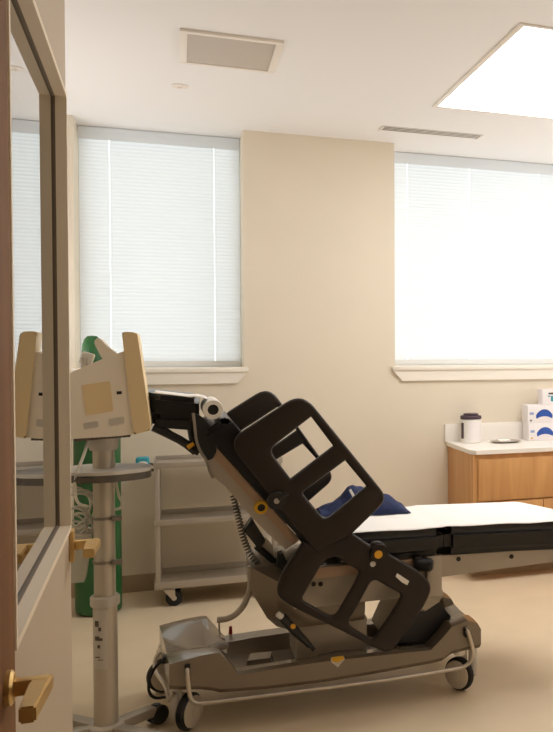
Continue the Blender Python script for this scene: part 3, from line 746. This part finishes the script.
# crank lever with hanging rod and foot cup
q = MB(); q.tube([P_(250, 566, 3.93), P_(251, 585, 3.93), P_(246, 602, 3.93), P_(238, 613, 3.93), P_(228, 619, 3.93), P_(217, 620, 3.93)], .0125, 12, 2); q.done('crank_lever', M['satin'], st)
q = MB(); q.cyl(P_(219, 620, 3.93), P_(219.5, 637, 3.93), .0035, n=10); a = P_(219.5, 641, 3.93); q.lathe((a[0], a[1], a[2] - .03), [(0, 0), (.034, 0), (.036, .012), (.020, .022), (0, .026)], 24); q.done('foot_cup', M['mgrey'], st)
# side rails (two plates hinged to each other)
YRL = 3.640
def R_(pts, Y=YRL): return [at(u, v, Y) for u, v in pts]
up_out = rnd(R_([(226.5, 441), (302, 392), (388, 498), (351.5, 533.5), (316, 553)]), [.075, .075, .05, .004, .03], 7)
wa = rnd(R_([(311, 416.5), (333, 445.7), (290.5, 478.3), (268.5, 449.5)]), [.003, .003, .004, .035], 5)
wbh = rnd(R_([(345, 460.3), (366.3, 486), (325, 520), (301.5, 492.5)]), [.003, .004, .03, .014], 5)
lo_out = rnd(R_([(303, 541), (316, 545), (352, 533), (370, 545), (372, 541.5), (379, 540.5), (386.5, 545), (388.5, 553.5), (421, 572), (433, 586), (424, 606), (389, 655), (334, 627), (290, 605.5), (274.5, 594), (283, 570)]), [.004, .01, .004, .02, .02, .025, .02, .02, .04, .04, .06, .05, .05, .03, .06, .02], 6)
wc = rnd(R_([(324, 559.5), (336, 556.5), (359.5, 571), (355, 582), (334, 618), (301, 599.5)]), [.01, .01, .015, .02, .03, .02], 5)
wd = rnd(R_([(372.5, 578), (402, 594), (397.5, 603.5), (373, 640), (346.5, 624), (359, 603)]), [.03, .02, .03, .02, .03, .02], 5)
ru = plate('side_rail', up_out, [wa, wbh], YRL, .034, .012, M['rail'], st)
rl = plate('lower_side_rail', lo_out, [wc, wd], YRL + .006, .034, .012, M['rail'], st)
def knob(u, v, r, m, name, par, y=3.622, h=.012, mb=None):
    p = at(u, v, y); return MB().cyl((p[0], y + .004, p[1]), (p[0], y - h, p[1]), r, n=24, bev=.003).done(name, m, par)
hubk = knob(276.5, 500.5, .036, M['black'], 'hub', ru, 3.623, .016)
knob(276.8, 501, .011, M['steel'], 'hub_bolt', hubk, 3.608, .006)
pa, pb = at(277, 500, 3.62), at(287, 492.5, 3.62)
k_ = MB(); k_.tube([(pa[0], 3.612, pa[1]), (pb[0], 3.612, pb[1])], .010, 10); k_.done('hub_lever', M['black'], hubk)
hk2 = knob(379, 552.5, .036, M['rail'], 'hub', rl, 3.63, .018)
knob(378.4, 554.5, .0165, M['orange'], 'orange_cap', hk2, 3.613, .005)
knob(372.8, 564, .0115, M['lgrey'], 'pin', rl, 3.628, .006)
sk = MB(); sk.prism(R_([(397, 573), (409, 581), (407, 585), (401.5, 582), (395.5, 576.5)], 3.63), 3.6265, 3.63); sk.done('white_sticker', M['white'], rl)
# mounting arms of the near rails, and the rail on the far side
mt = MB(); p = at(276.5, 500.5, 3.66); mt.cyl((p[0], 3.652, p[1]), (p[0], 3.73, p[1]), .022, n=18); mt.done('rail_pivot', M['black'], st)
mt = MB(); p = at(379, 552.5, 3.66); mt.cyl((p[0], 3.66, p[1]), (p[0], 3.75, p[1]), .020, n=18)
mt.done('rail_pivot', M['black'], st)
YR2 = 4.315
fo_ = rnd(R_([(219, 417), (269, 386), (335, 478), (306, 503), (262, 522), (210, 450)], YR2), [.07, .07, .05, .01, .04, .05], 6)
fa = rnd(R_([(241, 431), (278, 407), (321, 443), (297, 456), (262, 462)], YR2), [.01, .004, .01, .01, .01], 4)
fa = rnd(R_([(236, 434), (277.5, 407), (296.5, 430), (250, 462)], YR2), [.03, .003, .004, .03], 4)
fb = rnd(R_([(302.5, 443.5), (320, 463), (288, 494), (262, 468)], YR2), [.003, .004, .03, .02], 4)
fr_ = plate('side_rail', fo_, [fa, fb], YR2, .034, .012, M['rail'], st)
fm = MB(); p = (.34, .90); fm.cyl((p[0], 4.25, p[1]), (p[0], 4.31, p[1]), .022, n=18); fm.done('rail_pivot', M['black'], st)
rebase(st, (.55, 3.99, 0))

# ------------------------------------------------------------------ things lying on the stretcher
t = thing('exam_paper', 'white paper sheet spread over the flat pads of the stretcher', 'paper')
def ztop(x): return (.735 - .02 * (x - .57)) if x < 1.04 else (.730 - .032 * (x - 1.046))
tb = bmesh.new(); xs_ = [.60 + (1.665 - .60) * k / 40 for k in range(41)]
rows = []
for j in range(17):
    row = []
    for x in xs_:
        y0_ = 3.712; y1_ = 4.262
        if x > 1.575: y1_ = 4.262 - (x - 1.575) / .115 * .30
        f = j / 16; yy = y0_ + (y1_ - y0_) * f
        z = ztop(x) + .0045 + .0012 * math.sin(x * 37 + yy * 9) * (1 if .05 < f < .95 else .3)
        if j == 0: z -= .001 + .002 * math.sin(x * 23)
        row.append(tb.verts.new((x, yy, z)))
    rows.append(row)
for j in range(16):
    for k in range(40): tb.faces.new((rows[j][k], rows[j][k + 1], rows[j + 1][k + 1], rows[j + 1][k]))
b = MB(); b._merge(tb); ps = b.done('paper_sheet', M['paper'], t, smooth=60)
sm = ps.modifiers.new('thickness', 'SOLIDIFY'); sm.thickness = .0012; sm.offset = 1 if ps.data.polygons[0].normal.z < 0 else -1
rebase(t, (1.1, 3.99, .74))
t = thing('paper_roll', 'white roll of exam paper with dark core at the head of the stretcher', 'paper roll')
pa = Vector((*at(213.2, 409.8, 3.70),)); p0 = Vector((pa[0], 3.70, pa[1])); pq = at(210, 405.5, 3.98); p1 = Vector((pq[0], 3.98, pq[1]))
dv = (p1 - p0); ln = dv.length
b = MB(); b.lathe(p0, [(.020, 0), (.036, 0), (.0375, .003), (.0375, ln), (.020, ln), (.020, .0)], 36, dv); b.done('roll', M['paper'], t)
b = MB(); b.lathe(p0 + dv.normalized() * .006, [(0, 0), (.0205, 0), (.0205, ln - .012), (0, ln - .012)], 28, dv); b.done('core', M['dark'], t)
b = MB(); tt = bmesh.new(); pr = None
for k in range(13):
    f = k / 12; u = 208 - 54 * f; v = 400.2 - 6.4 * f - 1.2 * math.sin(min(1, f * 3) * PI)
    cur = []
    x, z = at(u, v, 3.73)
    for Y in (3.745, 3.97): cur.append(tt.verts.new((x, Y, z + .003)))
    if pr: tt.faces.new((pr[0], pr[1], cur[1], cur[0]))
    pr = cur
b._merge(tt); pt = b.done('paper_tail', M['paper'], t)
sm = pt.modifiers.new('thickness', 'SOLIDIFY'); sm.thickness = .0012; sm.offset = 0
rebase(t, p0)
t = thing('navy_cloth', 'crumpled navy blue cloth with a white tag lying behind the dark side rail', 'cloth')
tb = bmesh.new(); rows = []
NX, NY = 46, 18
prof = [(318, 508), (325, 505.5), (333, 501), (341, 495), (346, 488), (352, 485), (360, 486), (370, 492), (380, 492), (388, 495), (396, 500), (402, 504.5), (406, 508.5)]
def top_v(u):
    for (a, va), (b2, vb) in zip(prof, prof[1:]):
        if a <= u <= b2: return va + (vb - va) * (u - a) / (b2 - a)
    return 508
for j in range(NY + 1):
    g = j / NY; yy = 4.06 + .17 * g; row = []
    for k in range(NX + 1):
        u = 318 + 88 * k / NX
        x, z = at(u, top_v(u), 4.16)
        zt = ztop(x) + .011; h = max(0, z - zt)
        z = zt + h * math.sin(PI * min(1, max(0, g))) ** .55 + (.004 * math.sin(x * 70 + yy * 40) + .003 * math.sin(x * 31 - yy * 90)) * min(1, h / .03) * math.sin(PI * g)
        row.append(tb.verts.new((x, yy, z)))
    rows.append(row)
for j in range(NY):
    for k in range(NX): tb.faces.new((rows[j][k], rows[j][k + 1], rows[j + 1][k + 1], rows[j + 1][k]))
edge = [e for e in tb.edges if e.is_boundary]
r_ = bmesh.ops.extrude_edge_only(tb, edges=edge)
for v in [g for g in r_['geom'] if isinstance(g, bmesh.types.BMVert)]: v.co.z = ztop(v.co.x) + .0085
bmesh.ops.holes_fill(tb, edges=[e for e in tb.edges if e.is_boundary], sides=0)
b = MB(); b._merge(tb); b.done('cloth', M['navy'], t, smooth=60)
q = MB(); x, z = at(352.5, 494, 4.07); q.box((x - .006, 4.075, z - .022), (x + .006, 4.080, z + .022), .001, 2, Euler((0, math.radians(-28), 0)).to_matrix()); q.done('white_tag', M['white'], t)
rebase(t, (.80, 4.15, .74))

# ------------------------------------------------------------------ daylight, plus added fill lights for the ceiling
w = bpy.data.worlds.new('overcast sky'); S.world = w; w.use_nodes = True
bg = w.node_tree.nodes['Background']; bg.inputs['Color'].default_value = lin((248, 251, 255)); bg.inputs['Strength'].default_value = 3.5
def area(name, loc, rot, sx, sy, power, col=(255, 248, 238)):
    l = bpy.data.lights.new(name, 'AREA'); l.shape = 'RECTANGLE'; l.size = sx; l.size_y = sy; l.energy = power; l.color = lin(col)[:3]
    o = bpy.data.objects.new(name, l); COL.objects.link(o); o.location = loc; o.rotation_euler = rot
area('ceiling_fill', (4.12, 3.8, 1.35), (PI, math.radians(-32), 0), .3, 3.4, 66, (244, 248, 255))  # added fill light out of view, brightens the ceiling
area('ceiling_fill', (-1.12, 5.0, 1.35), (PI, math.radians(28), 0), .3, 1.8, 17, (244, 248, 255))  # second added fill, lifts the ceiling at left
# unseen shelves added to give the two fill lights a body
for k, (xw, sg, yc, ly) in enumerate(((XR, -1, 3.8, 3.4), (XL, 1, 5.0, 1.8))):
    q = MB(); xa, xb = sorted((xw, xw + sg * .36)); q.box((xa, yc - ly / 2 - .05, 1.27), (xb, yc + ly / 2 + .05, 1.30))
    xe = xw + sg * .36; xa, xb = sorted((xe, xe + sg * .02)); q.box((xa, yc - ly / 2 - .05, 1.27), (xb, yc + ly / 2 + .05, 1.335))
    struct(q.done('fill_shelf_%d' % (k + 1), M['trim'], smooth=0))
S.view_settings.view_transform = 'Standard'; S.view_settings.look = 'None'
S.view_settings.exposure = -0.19; S.view_settings.gamma = 1.0; S.view_settings.use_curve_mapping = False
S.cycles.max_bounces = 12; S.cycles.diffuse_bounces = 6; S.cycles.transparent_max_bounces = 16
S.cycles.use_denoising = True
S.cycles.sample_clamp_indirect = 8
